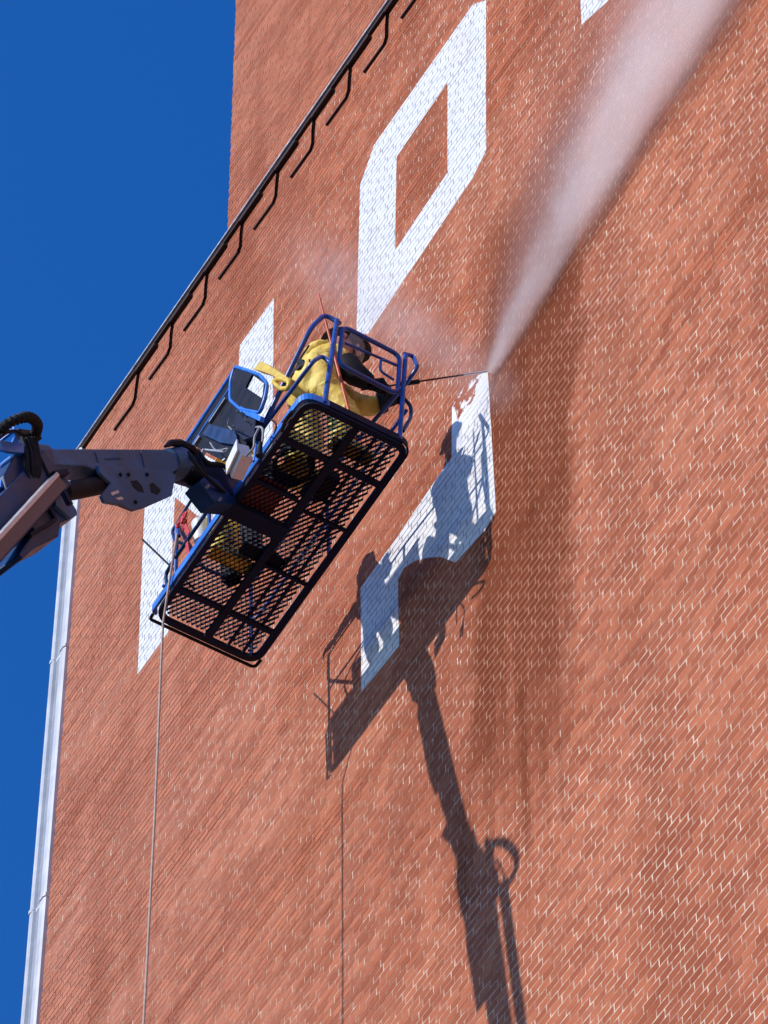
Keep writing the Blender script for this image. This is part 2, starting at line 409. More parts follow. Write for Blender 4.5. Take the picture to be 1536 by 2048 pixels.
rows, urows = {}, {}
MG = 760
for row in range(r0, r1 + 1):
    z0 = row * BH + JT / 2; z1 = (row + 1) * BH - JT / 2; sh = row_shift(row)
    for k in range(int(XL / BL) - 1, int(16.0 / BL) + 2):
        x0 = (k + sh) * BL + JH / 2; x1 = (k + 1 + sh) * BL - JH / 2
        if x1 < XL + .03: continue
        x0 = max(x0, XL)
        P = proj(wall((x0 + x1) / 2, (z0 + z1) / 2))
        if not (-MG < P[0] < 1536 + MG and -MG < P[1] < 2048 + MG): continue
        q_ = rows.setdefault(row, [x0, x1]); q_[0] = min(q_[0], x0); q_[1] = max(q_[1], x1)
        yf = joint_depth(x0, z0)
        jz = random.uniform(-.0015, .0015); xa_, xb_ = x0 + random.uniform(-.003, .003), x1 + random.uniform(-.003, .003); rect = [(xa_, z0 + jz), (xb_, z0 + jz), (xb_, z1 + jz), (xa_, z1 + jz)]
        hit = [q for q in allp if x1 > q[2] and x0 < q[3] and z1 > q[4] and z0 < q[5]]
        if not hit:
            if 0 < P[0] < 1530 and 0 < P[1] < 2044 and P[0] > 1100 and P[1] > 1500: single.append((P, rect, yf))
            else: slab(mbs['w'], rect, yf)
            continue
        rest = [rect]
        for q in hit:
            ins, rest = cut(rest, q[1])
            for p in ins: slab(mbs[q[0]], p, yf - (.0004 if q[0] != 'B' else 0))
        for p in rest: slab(mbs['w'], p, yf)
# the bricks that show largest in the picture stand alone
def show_size(s):
    q = [proj(wall(*p)) for p in s[1]]; return -area(q)
single.sort(key=show_size)
bw, bh = BL - JH, BH - JT
bm_ = MB(); slab(bm_, [(-bw / 2, -bh / 2), (bw / 2, -bh / 2), (bw / 2, bh / 2), (-bw / 2, bh / 2)], 0.0, .005)
bme = bpy.data.meshes.new('brick'); bme.from_pydata([q - V3((AX, 0, AZ)) for q in bm_.v], [], bm_.f); bme.materials.append(M['brick_one'])
for i, (P, rect, yf) in enumerate(single):
    if i < 300:
        o = bpy.data.objects.new('brick', bme); COL.objects.link(o); o.parent = bld
        o.location = wall((rect[0][0] + rect[1][0]) / 2, (rect[0][1] + rect[2][1]) / 2, yf) - V3(bld.location)
    else: slab(mbs['w'], rect, yf)
def fast_build(mb, name, mats, parent):
    org = V3((0, 0, 0)); pp = parent
    while pp is not None: org += V3(pp.location); pp = pp.parent
    me = bpy.data.meshes.new(name); me.from_pydata([q - org for q in mb.v], [], mb.f)
    for m in (mats if isinstance(mats, list) else [mats]): me.materials.append(m)
    if any(mb.mi): me.polygons.foreach_set('material_index', mb.mi)
    if hasattr(mb, 'tone'):
        tn = mb.tone + [.5] * (len(mb.f) - len(mb.tone)); at_ = me.attributes.new('tone', 'FLOAT', 'FACE'); at_.data.foreach_set('value', tn)
    o = bpy.data.objects.new(name, me); COL.objects.link(o); o.parent = parent; return o
tag(fast_build(mbs['w'], 'brickwork', M['brick'], bld), kind='stuff')
mo = MB()
for row, (xa_, xb_) in rows.items():          # the mortar bed behind every built course
    mo.add([wall(xa_ - .004, row * BH, .0033), wall(xb_ + .004, row * BH, .0033), wall(xb_ + .004, (row + 1) * BH, .0033), wall(xa_ - .004, (row + 1) * BH, .0033)], [(0, 1, 2, 3)])
fast_build(mo, 'mortar', M['mortar'], bld)
for k in LET:
    mb = mbs[k]
    for p in LET[k]:                           # painted joints between the painted bricks
        mb.add([wall(q[0], q[1], .0027) for q in p], [tuple(range(len(p)))], 1)
    tag(fast_build(mb, 'painted_letter', [M['paint'], M['mortar_paint']], bld), LABEL[k])
mb = mbs['B']
for p in BLAST: mb.add([wall(q[0], q[1], .0027) for q in p], [tuple(range(len(p)))], 0)
tag(fast_build(mb, 'blasted_paint', [M['blast']], bld), 'patch of brick with flecks of white paint left by the jet')

# set-back upper wall above the roof edge
YU = 0.55
ul = at(455, 460, YU); ux0 = ul.x - AX
up = MB(); up.box(((ul.x + AX + 14) / 2, YU + 3.006, AZ + ZR + 9), V3(((AX + 14 - ul.x) / 2, 0, 0)), V3((0, 3.0, 0)), V3((0, 0, 9.2)))
uw = up.build('upper_wall', M['core'], bld)
ub = MB()
for row in range(int(ZR / BH) - 1, int((ZR + 17) / BH)):
    z0 = row * BH + JT / 2; z1 = (row + 1) * BH - JT / 2; sh = row_shift(row)
    for k in range(int(ux0 / BL) - 2, int(9 / BL)):
        x0 = max((k + sh) * BL + JH / 2, ux0); x1 = (k + 1 + sh) * BL - JH / 2
        if x1 < ux0 + .03: continue
        P = proj(wall((x0 + x1) / 2, (z0 + z1) / 2, YU))
        if not (-MG < P[0] < 1536 + MG and -MG < P[1] < 2048 + MG): continue
        q_ = urows.setdefault(row, [x0, x1]); q_[0] = min(q_[0], x0); q_[1] = max(q_[1], x1)
        slab(ub, [(x0, z0), (x1, z0), (x1, z1), (x0, z1)], YU + joint_depth(x0, z0), YU + .004)
for row, (xa_, xb_) in urows.items():
    ub.add([wall(xa_, row * BH, YU + .0033), wall(xb_ + .004, row * BH, YU + .0033), wall(xb_ + .004, (row + 1) * BH, YU + .0033), wall(xa_, (row + 1) * BH, YU + .0033)], [(0, 1, 2, 3)], 1)
tag(fast_build(ub, 'brickwork', [M['brick'], M['mortar']], uw), kind='stuff')
uw_loc = V3(uw.location)
# roof edge: metal coping with a dark shade bar, dark blocks and bent strips below
cp = MB()
xa, xb = AX + XL - .32, AX + 9.0
cp.box(((xa + xb) / 2, .142, AZ + ZR + .045), V3(((xb - xa) / 2, 0, 0)), V3((0, .20, 0)), V3((0, 0, .014)), .004)
cop = cp.build('roof_coping', M['coping'], bld)
sf = MB(); sf.box(((xa + xb) / 2, -.012, AZ + ZR - .005), V3(((xb - xa) / 2, 0, 0)), V3((0, .024, 0)), V3((0, 0, .020)))  # dark bar painted in for the shadow under the coping
sf.build('coping_shade_bar', M['bronze'], cop)
for k in range(-6, 8):
    xk = -1.06 + .7185 * k
    if xk - .5 < XL: continue
    b = MB(); b.box(wall(xk + .21, ZR - .075, -.028), V3((.20, 0, 0)), V3((0, .024, 0)), V3((0, 0, .030)), .006); b.build('dark_block', M['bronze'], cop)  # dark block under the coping edge
    j = random.uniform(-.012, .012); dz = random.uniform(-.02, .02)
    s = MB(); pts = ([wall(xk + .02, ZR - .06, -.012), wall(xk - .005, ZR - .30 + dz, -.012), wall(xk - .012 + j, ZR - .56 + dz, -.012), wall(xk - .055 + j, ZR - .625 + dz, -.012), wall(xk - .44 + j, ZR - .605 + dz, -.012)])
    for a_, b_ in zip(pts, pts[1:]): s.span(a_, b_ + (b_ - a_).normalized() * .008, .024, .030, V3((0, 1, 0))); s.build('strap', M['bronze'], cop)  # dark bent strip against the wall
# white ribbed corner trim in lengths
tr = None
zz = [0.0, AZ - 8.2, AZ - 4.1, AZ + 0.0, AZ + 4.02, AZ + 8.12, AZ + ZR]
prof = [(-5.385, .06), (-5.385, -.05), (-5.375, -.058), (-5.345, -.058), (-5.33, -.045), (-5.32, -.012), (-5.215, -.012), (-5.205, -.04), (-5.19, -.05), (-5.125, -.05), (-5.098, -.035), (-5.094, .06)]
th = MB(); th.box(wall(-5.26, 0, .14) * 1.0 + V3((0, 0, (AZ + ZR) / 2 - AZ)), V3((.13, 0, 0)), V3((0, .07, 0)), V3((0, 0, (AZ + ZR) / 2)))
tr = th.build('corner_trim', M['trim'], bld)
for i in range(len(zz) - 1):
    p = MB(); p.prism([V3((AX + x, y, zz[i] + .004)) for x, y in prof], (0, 0, zz[i + 1] - zz[i] - .012)); p.build('trim_panel', M['trim'], tr)
    p = MB(); p.box(((AX - 5.262), -.016, (zz[i] + zz[i + 1]) / 2 - .002), V3((.050, 0, 0)), V3((0, .0035, 0)), V3((0, 0, (zz[i + 1] - zz[i]) / 2 - .02))); p.build('trim_strip', M['trim_dark'], tr)
    if i:
        q = MB(); q.prism([V3((AX + x + (-.008 if x < -5.3 else .004), y - .010, zz[i] - .03)) for x, y in prof], (0, 0, .05)); q.build('trim_joint', M['trim'], tr)

# ------------------------------------------------------------------ boom lift
lift_base = V3((A.x + 5.6, -15.6, 0))
lift = empty('boom_lift', lift_base, 'blue boom lift with a mesh floored work basket raised beside the brick wall', 'boom lift')
UP = RP @ V3((0, 0, 1)); EU = RP @ V3((1, 0, 0)); EV = RP @ V3((0, 1, 0))
# basket floor frame
fr = MB()
loop = rounded([PL(.0, .16, -.03), PL(0, PLW, -.03), PL(PLL, PLW, -.03), PL(PLL, 0, -.03), PL(0, 0, -.03), PL(0, .16, -.03)], .14, 6)
def loop_band(mb, wi, z0, z1, rad=.15, ins=0.0):
    def ring(d, w):
        q = rounded([PL(d, PLW / 2, w), PL(d, PLW - d, w), PL(PLL - d, PLW - d, w), PL(PLL - d, d, w), PL(d, d, w), PL(d, PLW / 2, w)], max(.02, rad - d), 6); return q[:-1]
    a, b, c2, d2 = ring(ins, z0), ring(ins + wi, z0), ring(ins + wi, z1), ring(ins, z1); n = len(a)
    k = n
    mb.add(a + b + c2 + d2, [(i + s * n, (i + 1) % n + s * n, (i + 1) % n + ((s + 1) % 4) * n, i + ((s + 1) % 4) * n) for s in range(4) for i in range(n)])
loop_band(fr, .052, -.045, .0)
bask = fr.build('basket', M['frame'], lift)
cr = [((.36, .05), (.36, PLW - .05), .06), ((.92, .50), (.92, PLW - .05), .035), ((1.55, .50), (1.55, PLW - .05), .035),
      ((1.62, .05), (1.62, .45), .05), ((2.08, .05), (2.08, PLW - .05), .07)]
for a, b, w in cr:
    m = MB(); m.span(PL(a[0], a[1], -.028), PL(b[0], b[1], -.028), w * .8, .04, UP, .006); m.build('cross_member', M['frame'], bask)
m = MB(); m.span(PL(.05, .50, -.04), PL(PLL - .05, .50, -.04), .07, .04, UP, .008); m.build('centre_beam', M['frame'], bask)
for vv in (.70, .845):
    m = MB(); m.span(PL(.05, vv, -.02), PL(PLL - .05, vv, -.02), .022, .03, UP); m.build('stringer', M['frame'], bask)
# expanded metal floor: zigzag strands
ex = MB(); du, dv = .072, .023; nu, nv = int((PLL - .14) / du), int((PLW - .12) / dv)
for j in range(nv):
    pts = [(.07 + i * du / 2, .06 + j * dv + (dv if (i + j) % 2 else 0)) for i in range(nu * 2 + 1)]
    for i in range(len(pts) - 1):
        a, b = PL(pts[i][0], pts[i][1], -.004), PL(pts[i + 1][0], pts[i + 1][1], -.004)
        d = (b - a).normalized(); sd = d.cross(UP) * .0026; hh = UP * .028
        k = len(ex.v); ex.v += [a - sd, a + sd, b + sd, b - sd, a - sd + hh, a + sd + hh, b + sd + hh, b - sd + hh]
        ex.f += [(k, k + 1, k + 2, k + 3), (k + 7, k + 6, k + 5, k + 4), (k + 1, k + 5, k + 6, k + 2), (k + 3, k + 7, k + 4, k)]; ex.mi += [0] * 4
ex.build('mesh_floor', M['frame'], bask)
# bright blue lower rim along the boom side and round the end
m = MB(); rim = rounded([PL(.02, .03, .045), PL(.02, -.012, .045), PL(PLL - .02, -.012, .045), PL(PLL - .0, .22, .045)], .13, 6)
for i in range(len(rim) - 1): m.span(rim[i], rim[i + 1], .022, .085, UP)
m.build('toe_board', M['blue'], bask)
m = MB(); pts = rounded([PL(PLL + .005, .22, .035), PL(PLL + .005, PLW + .01, .035), PL(.0, PLW + .01, .035), PL(-.01, .10, .035)], .13, 6)
for i in range(len(pts) - 1): m.span(pts[i], pts[i + 1], .014, .09, UP)
m.build('toe_board', M['frame'], bask)
# bumper bar on the left end
m = MB(); m.tube(rounded([PL(.02, -.01, -.02), PL(-.030, -.01, -.03), PL(-.030, PLW + .0, -.03), PL(.06, PLW + .01, -.02)], .07, 5), .015, 8); m.build('bumper_bar', M['black'], bask, True)
R1 = .021
def rail(pts, name='rail', r=R1, rad=.16, mat='rail', par=None):
    m = MB(); m.tube(rounded(pts, rad, 6), r, 10); return m.build(name, M[mat], par or bask, True)
def loc3(px, py, axis, val): q = pin(px, py, axis, val); return PL(q.x, q.y, q.z)
# posts
rail([PL(PLL, .175, .02), loc3(674, 641, 0, PLL)], 'post', .023)
rail([PL(PLL, .895, .02), loc3(811, 710, 0, PLL)], 'post', .021)
rail([PL(.35, .02, .05), PL(.42, .0, .80)], 'post', .019)
rail([PL(.95, .0, .05), PL(.95, .0, .47)], 'post', .019)
rail([PL(1.72, .0, .05), PL(1.86, .0, .52)], 'post', .019)
rail([PL(.02, PLW - .06, .03), PL(.02, PLW - .04, 1.10)], 'post', .019); rail([PL(1.25, PLW - .03, .03), PL(1.25, PLW - .02, 1.20)], 'post', .019)
# boom side upper rail that climbs to the end post, and the mid rail
T1 = loc3(680, 647, 0, PLL)
rail([PL(1.80, .0, .41), pw(578, 745, 1, .05), pw(622, 655, 1, .12), pw(650, 629, 0, PLL - .05), T1], 'rail', .0215, .12)
rail([PL(1.30, .0, .40), PL(1.83, .0, .42), pw(627, 722, 1, .04), pw(644, 712, 0, PLL - .06), loc3(662, 727, 0, PLL)], 'rail', .0185, .10)
# end gate frame
g_ = [loc3(686, 652, 0, PLL), loc3(800, 711, 0, PLL), loc3(795, 789, 0, PLL), loc3(677, 728, 0, PLL)]
rail([(g_[0] + g_[3]) / 2, g_[0], g_[1], g_[2], g_[3], (g_[0] + g_[3]) / 2], 'end_frame', .0205, .10)
rail([loc3(690, 686, 0, PLL), loc3(795, 731, 0, PLL)], 'end_bar', .0125)
rail([loc3(793, 731, 0, PLL), loc3(762, 718, 0, PLL), loc3(760, 742, 0, PLL), loc3(788, 760, 0, PLL)], 'hand_loop', .0115, .05)
# wall side top and mid rail, from the end curve to the far post
rail([loc3(809, 708, 0, PLL), loc3(826, 712, 0, PLL - .05), pw(836, 735, 1, PLW + .06), pw(806, 775, 1, PLW + .04), PL(1.25, PLW - .02, 1.20), PL(.02, PLW - .04, 1.10), PL(-.01, .5, 1.06), PL(.42, .0, .84), PL(.45, 0, .60)], 'rail', .019, .10)
rail([loc3(806, 795, 0, PLL), pw(822, 812, 1, PLW + .05), pw(822, 835, 1, PLW + .05), loc3(806, 862, 0, PLL)], 'rail_hoop', .0165, .09, 'blue_shade')
rail([PL(PLL - .04, PLW + .01, .62), PL(.02, PLW - .02, .56), PL(.0, .1, .50)], 'rail', .016, .1)
# left end rails seen below the jib
rail([PL(.955, .0, .40), loc3(417, 1019, 1, 0), loc3(345, 1124, 1, 0), loc3(331, 1150, 1, .02), loc3(334, 1172, 1, .02), loc3(352, 1172, 1, .03)], 'rail', .017, .06, 'blue_shade')
rail([loc3(392, 985, 1, .1), loc3(356, 1043, 1, .08), loc3(344, 1062, 1, .06), loc3(349, 1080, 1, .05), loc3(366, 1088, 1, .04)], 'rail', .014, .06, 'blue_shade')

# --- console tray on the boom side
CV = -.05                                     # plane of its outer side, in basket coordinates
def cs(px, py, v=CV): return pw(px, py, 1, v)
def ctr(pts): return sum(pts, V3((0, 0, 0))) / len(pts)
con = MB()
tri = [cs(378, 884), cs(468, 742), cs(484, 752), cs(398, 892)]
con.prism([cs(378, 886), cs(462, 750), cs(466, 798), cs(482, 816), cs(512, 830), cs(508, 850), cs(486, 905), cs(438, 918)], EV * .05)
cons = con.build('control_console', M['black'], bask)
m = MB(); m.tube([cs(372, 888), cs(466, 745)], .021, 8); m.tube([cs(383, 893), cs(472, 757)], .010, 6); m.build('console_edge', M['blue'], cons, True)
# rounded lid panel with a window cut in it, blue rim
rim = rounded([cs(495, 741, CV - .05), cs(470, 733, CV - .05), cs(461, 762, CV - .05), cs(460, 800, CV - .05), cs(480, 818, CV - .05), cs(519, 826, CV - .05), cs(529, 800, CV - .05), cs(535, 768, CV - .05), cs(520, 750, CV - .05), cs(495, 741, CV - .05)], .05, 4)
outer = rim[:-1]
m = MB(); m.tube(rim, .0155, 8); m.build('lid_rim', M['blue'], cons, True)
hole = [cs(504, 749, CV - .05), cs(528, 767, CV - .05), cs(524, 797, CV - .05), cs(519, 792, CV - .05), cs(491, 775, CV - .05)]
lp = MB()
ccx = ctr(hole); hn = len(hole); on = len(outer)
def ringidx(p):                               # nearest hole vertex in angle order
    return min(range(hn), key=lambda i: (hole[i] - p).length)
lp.v += outer + hole + [p + EV * .02 for p in outer] + [p + EV * .02 for p in hole]
for i in range(on):
    j = (i + 1) % on; a, b = ringidx(outer[i]), ringidx(outer[j])
    for o_ in (0, on + hn):
        lp.f.append((o_ + i, o_ + j, o_ + on + b)); lp.mi.append(0)
        if a != b: lp.f.append((o_ + i, o_ + on + b, o_ + on + a)); lp.mi.append(0)
    lp.f.append((i, j, on + hn + j, on + hn + i)); lp.mi.append(0)
lp.build('lid_panel', M['black'], cons)
m = MB(); m.span(cs(420, 845, CV - .01), cs(452, 797, CV - .01), .03, .03, UP, .004); m.build('grey_strip', M['grey'], cons)
m = MB(); m.span(cs(388, 892, CV - .01), cs(401, 873, CV - .01), .03, .03, UP, .004); m.build('grey_strip', M['grey'], cons)
m = MB(); m.prism([cs(404, 868, CV - .03), cs(418, 848, CV - .03), cs(470, 862, CV - .03), cs(478, 890, CV - .03), cs(440, 885, CV - .03)], EV * .04); m.build('blue_plate', M['blue_shade'], cons)
m = MB(); m.prism([cs(478, 815, CV - .04), cs(512, 830, CV - .04), cs(508, 872, CV - .04), cs(486, 880, CV - .04), cs(466, 858, CV - .04)], EV * .09); sw = m.build('switch_panel', M['frame'], cons)
for q in [(484, 828), (492, 830), (476, 858), (483, 862), (500, 846)]:
    m = MB(); p = cs(*q, CV - .05); m.tube([p, p - EV * .05 + UP * .01], .010, 6); m.build('switch', M['grey'], sw)
m = MB(); m.prism([cs(480, 812, CV - .06), cs(522, 832, CV - .06), cs(519, 842, CV - .06), cs(479, 824, CV - .06)], EV * .04); m.build('lid_hinge', M['blue'], cons)
m = MB(); m.tube([PL(1.72, -.02, .06), cs(520, 835, CV + .04)], .018, 8); m.tube([PL(1.25, -.02, .06), cs(452, 945, CV + .04)], .02, 8); m.build('console_post', M['blue'], cons, True)
# white junction box
bq = [cs(452, 946, CV - .14), cs(484, 879, CV - .14), cs(487, 882, CV - .14), cs(492, 905, CV - .14)]
bo = MB(); b0, b1 = cs(470, 946, CV - .11), cs(490, 902, CV - .11)
ba = (b1 - b0) / 2
bo.box((b0 + b1) / 2 + UP * .0, ba * 1.05, EV * .055 + UP * .02, UP * .075 - EV * .02, .006)
wbx = bo.build('junction_box', M['whitebox'], cons)
m = MB(); m.box((b0 + b1) / 2 - EV * .075 + UP * .02, ba * 1.09, EV * .008, UP * .082, .003); m.build('box_lid', M['whitebox'], wbx)
# cables
def cable(pts, r, mat, par, name='cable'):
    m = MB(); m.tube(smooth_path(pts, 5), r, 7); return m.build(name, M[mat], par, True)
cable([cs(508, 855), cs(524, 856, CV - .10), cs(525, 880, CV - .11), cs(518, 905, CV - .11)], .010, 'greyhose', cons)
cable([cs(518, 856, CV - .08), cs(509, 875, CV - .12), cs(507, 895, CV - .12), cs(492, 912, CV - .13)], .010, 'greyhose', cons)
m = MB(); m.tube([cs(521, 885, CV - .12), cs(518, 912, CV - .12)], [.018, .030], 8); m.build('cable_plug', M['rubber'], cons, True)
cable([cs(420, 885, CV - .08), cs(432, 900, CV - .14), cs(455, 897, CV - .14), cs(449, 905, CV - .14)], .006, 'greyhose', cons)
cable([cs(458, 838, -.28), cs(456, 850, CV - .10), cs(464, 860, CV - .11)], .006, 'greyhose', cons)
m = MB(); q = [cs(403, 913, CV - .16), cs(410, 899, CV - .16), cs(446, 903, CV - .16)]
m.span(q[0], q[1], .04, .02, UP, .003); m.span(q[1], q[2], .012, .012, UP); m.span(q[0], cs(430, 940, CV - .18), .05, .02, UP, .003); m.build('cable_tray', M['alu'], cons)
cable([PL(1.9, .05, .25), pw(583, 825, 1, -.06), pw(572, 840, 1, -.08), pw(563, 862, 1, -.05)], .016, 'rubber', bask, 'hose')
cable([pw(540, 838, 1, 0), pw(552, 848, 1, -.03), pw(548, 872, 1, -.02)], .008, 'rubber', bask, 'hose')

# --- jib and boom; all of it lies in upright planes that run from the basket out and down
J0 = at(405, 940, -2.02); J1 = at(70, 925, -3.80)
E1 = V3((J1.x - J0.x, J1.y - J0.y, 0)).normalized(); E3 = V3((0, 0, 1)); E2 = V3((-E1.y, E1.x, 0)).normalized()
if E2.x < 0: E2 = -E2
def jp(px, py, k=0.0): return onplane(px, py, J0 + E2 * k, E2)
def jprism(name, pix, k, th, mat, par, bev=0):
    m = MB(); m.prism([jp(a, b, k) for a, b in pix], E2 * -th); o = m.build(name, M[mat], par)
    if bev:
        q = o.modifiers.new('bevel', 'BEVEL'); q.width = bev; q.segments = 2; q.limit_method = 'ANGLE'
    return o
jib = jprism('jib', [(74, 886), (98, 889), (106, 897), (330, 898), (352, 906), (360, 935), (340, 948), (205, 944), (170, 932), (100, 930), (80, 925)], .10, .20, 'slate', lift, .012)
# lower jib plate with cut-outs
pl = [(196, 930), (200, 945), (222, 966), (203, 990), (209, 1003), (238, 1008), (268, 1020), (292, 1013), (344, 990), (352, 950), (335, 938)]
lower = jprism('jib_plate', pl, .13, .03, 'slate', jib, .004)
for h in [[(262, 962), (274, 960), (284, 972), (288, 984), (277, 982), (266, 972)], [(300, 968), (306, 965), (322, 980), (316, 989), (303, 984)]]:
    jprism('plate_opening', h, .134, .006, 'rubber', lower)
for h in [[(222, 985), (236, 980), (239, 985), (225, 991)], [(231, 996), (243, 993), (248, 998), (238, 1000)]]:
    jprism('plate_slot', h, .134, .006, 'alu', lower)
for q in [(240, 950), (256, 950), (293, 950), (270, 1005)]:
    m = MB(); p = jp(*q, .13); m.tube([p, p + E2 * .018], .016, 8); m.build('bolt', M['black'], lower)
jprism('jib_plate', [(205, 935), (335, 940), (345, 985), (268, 1012), (215, 995)], -.07, .03, 'black', jib)
for a, b in [((190, 903), (197, 925)), ((282, 903), (293, 953))]:
    m = MB(); m.span(jp(*a, .106), jp(*b, .106), .006, .006, E2); m.build('weld_seam', M['blue_shade'], jib)
m = MB(); m.span(jp(210, 917, .106), jp(242, 916, .106), .01, .004, E2); m.build('weld_seam', M['blue_shade'], jib)
# jib cylinder
m = MB(); m.tube([jp(128, 985, .02), jp(150, 980, .02), jp(210, 968, .02), jp(218, 968, .02)], [.070, .078, .078, .05], 16); m.build('jib_cylinder', M['rubber'], lift, True)
m = MB(); m.tube([jp(214, 968, .02), jp(232, 962, .02)], .03, 10); m.build('cylinder_rod', M['alu'], lift, True)
# rotator between jib and basket
rc = jp(372, 935); rax = (J0 - J1).normalized()
m = MB(); m.tube([jp(335, 925), jp(356, 930)], [.12, .155], 20); m.build('jib_head', M['slate'], lift, True)
m = MB()
ring = []
for k in range(24):
    a = 2 * math.pi * k / 24; ring.append((math.cos(a), math.sin(a)))
rot_ax = (UP * .8 + EV * .1 + EU * .35).normalized(); rx = rot_ax.orthogonal().normalized(); ry = rot_ax.cross(rx)
p0 = jp(362, 918)
m.tube([jp(330, 893, .1), jp(342, 886, .1), jp(360, 886, .1), jp(382, 897, .1), jp(398, 918, .1), jp(402, 944, .1)], [.012, .03, .035, .038, .04, .03], 8)
m.build('hose_guide', M['black'], lift, True)
m = MB(); m.tube([jp(358, 932), jp(378, 944)], [.15, .13], 20); m.build('rotator', M['black'], lift, True)
m = MB(); m.tube([jp(376, 938), jp(420, 960), PL(1.28, -.06, .0)], [.14, .15, .11], 14); m.build('rotator_arm', M['frame'], lift, True)
m = MB(); m.prism([jp(398, 965, .1), jp(425, 935, .1), jp(470, 950, .1), jp(500, 985, .1), jp(470, 1008, .1), jp(430, 1005, .1)], -E2 * .16); m.build('basket_mount', M['blue_shade'], lift)
m = MB(); m.span(PL(1.28, -.30, -.05), PL(1.30, .52, -.075), .15, .08, UP, .01); m.build('mount_beam', M['frame'], lift)
for q in [(432, 930), (446, 922), (412, 975), (437, 1000)]:
    m = MB(); p = jp(*q, .12); m.tube([p, p + E2 * .03], .014, 8); m.build('bolt', M['grey'], lift)
cable([jp(395, 900, .12), jp(415, 925, .16), jp(445, 930, .15), jp(468, 955, .1)], .018, 'rubber', lift, 'hose')
cable([jp(376, 905, .14), jp(396, 935, .18), jp(420, 960, .15), jp(448, 985, .1)], .016, 'rubber', lift, 'hose')

# main boom
BD = V3((.165, -.604, -1.755)).normalized()
K0 = jp(78, 968, .20)
BX = BD.cross(E2).normalized(); 
bend = K0 - BD * .25
tend = (K0.z - 1.9) / -BD.z
bfar = K0 + BD * tend
def bspan(name, p, q, w, h, mat, par, bev=.01):
    m = MB(); a = (q - p) / 2; d = a.normalized(); y = d.cross(E2).normalized(); x = y.cross(d)
    m.box((p + q) / 2, a, x * w / 2, y * h / 2, bev); return m.build(name, M[mat], par)
boom = bspan('main_boom', bend, K0 + BD * 13, .20, .34, 'blue_shade', lift)
bspan('boom_section', K0 + BD * 12.8, K0 + BD * 24, .36, .44, 'blue', lift)
bspan('boom_section', K0 + BD * 23.8, bfar, .46, .56, 'blue', lift)
# boom nose casting, seen from below
nose = jprism('boom_nose', [(30, 905), (52, 900), (88, 940), (128, 985), (150, 1020), (152, 1032), (122, 1045), (118, 1072), (70, 1096), (46, 1118), (38, 1108), (70, 1060), (20, 1000), (8, 950)], .26, .26, 'blue_shade', lift, .012)
jprism('knuckle', [(36, 900), (104, 896), (126, 978), (96, 1002), (50, 985)], .16, .24, 'blue_shade', lift, .01)
m = MB(); m.tube([jp(96, 940, .20), jp(96, 940, -.16)], .075, 16); m.build('pivot_pin', M['grey'], lift, True)
jprism('nose_cheek', [(110, 985), (130, 985), (153, 1020), (154, 1030), (142, 1036), (112, 1010)], .29, .04, 'slate', nose)
for a, b in [((60, 1070), (110, 1040)), ((95, 1010), (112, 1040))]:
    m = MB(); m.span(jp(*a, .275), jp(*b, .275), .03, .02, E2, .004); m.build('casting_rib', M['frame'], nose)
# pale channel along the boom, its sunlit strip and shaded sides coloured apart
CH0, k2 = jp(118, 968, .46), .46
cdir = BD
ch = MB()
def chspan(off_x, off_y, w, h, mb, length=13.0):
    d = cdir; y = d.cross(E2).normalized(); x = y.cross(d); p = CH0 + x * off_x + y * off_y; q = p + d * length
    a = (q - p) / 2; mb.box((p + q) / 2, a, x * w / 2, y * h / 2, .004)
chspan(0, 0, .085, .10, ch); chn = ch.build('boom_channel', M['brown'], lift)
m = MB(); chspan(0, .066, .105, .034, m); m.build('channel_lit_strip', M['alu'], chn)
m = MB(); p = jp(112, 966, .34); m.span(jp(106, 950, .33), jp(132, 945, .33), .05, .05, E2, .005); m.span(jp(118, 968, .36), jp(140, 1010, .36), .05, .04, E2, .005); m.build('channel_bracket', M['frame'], chn)
m = MB(); m.span(jp(90, 990, .2), jp(112, 960, .36), .05, .08, E2, .005); m.build('channel_bracket', M['frame'], chn)
for q, hx, hz in (((14, 962), .16, .05), ((30, 893), .12, .035), ((-6, 1010), .17, .06)):  # blue plates added facing the sun, for bright highlights on the boom
    m = MB(); m.box(jp(*q, .06) + E1 * .12, E2 * hx, E1 * .012, E3 * hz, .005); m.build('sun_catch_plate', M['blue'], nose)
# hoses and the corrugated loop over the boom nose
br = jprism('hose_bracket', [(0, 880), (25, 884), (30, 872), (38, 873), (38, 884), (52, 888), (50, 906), (20, 903), (0, 898)], .30, .03, 'blue', lift, .004)
lo = smooth_path([jp(-30, 905, .10), jp(-8, 870, .26), jp(20, 845, .44), jp(55, 834, .52), jp(74, 848, .42), (jp(70, 872, .27))], 9)
m = MB(); rr = [(.046 if i % 2 else .034) for i in range(len(lo))]
m.tube(lo, rr, 12); m.build('corrugated_conduit', M['rubber'], lift)
m = MB(); m.span(jp(36, 868, .24), jp(76, 874, .24), .06, .07, E3, .01); m.build('hose_clamp', M['black'], lift)
for i, q in enumerate([(44, 50, 58), (52, 60, 66), (58, 66, 72), (64, 70, 78), (70, 74, 66)]):
    cable([jp(q[0], 876, .26 + .01 * i), jp(q[1] + 2, 910, .30), jp(q[1] + 4, 945, .30), jp(q[2], 975, .24), jp(q[2] - 6, 985, .18)], .021, 'rubber', lift, 'hose')
cable([jp(-10, 882, .33), jp(12, 866, .34), jp(30, 862, .33), jp(50, 872, .3)], .014, 'rubber', lift, 'hose')
cable([jp(74, 905, .28), jp(86, 930, .3), jp(98, 955, .3), jp(104, 968, .3)], .018, 'rubber', lift, 'hose')
cable([jp(40, 975, .26), jp(55, 980, .28), jp(70, 983, .28)], .010, 'greyhose', lift, 'hose')
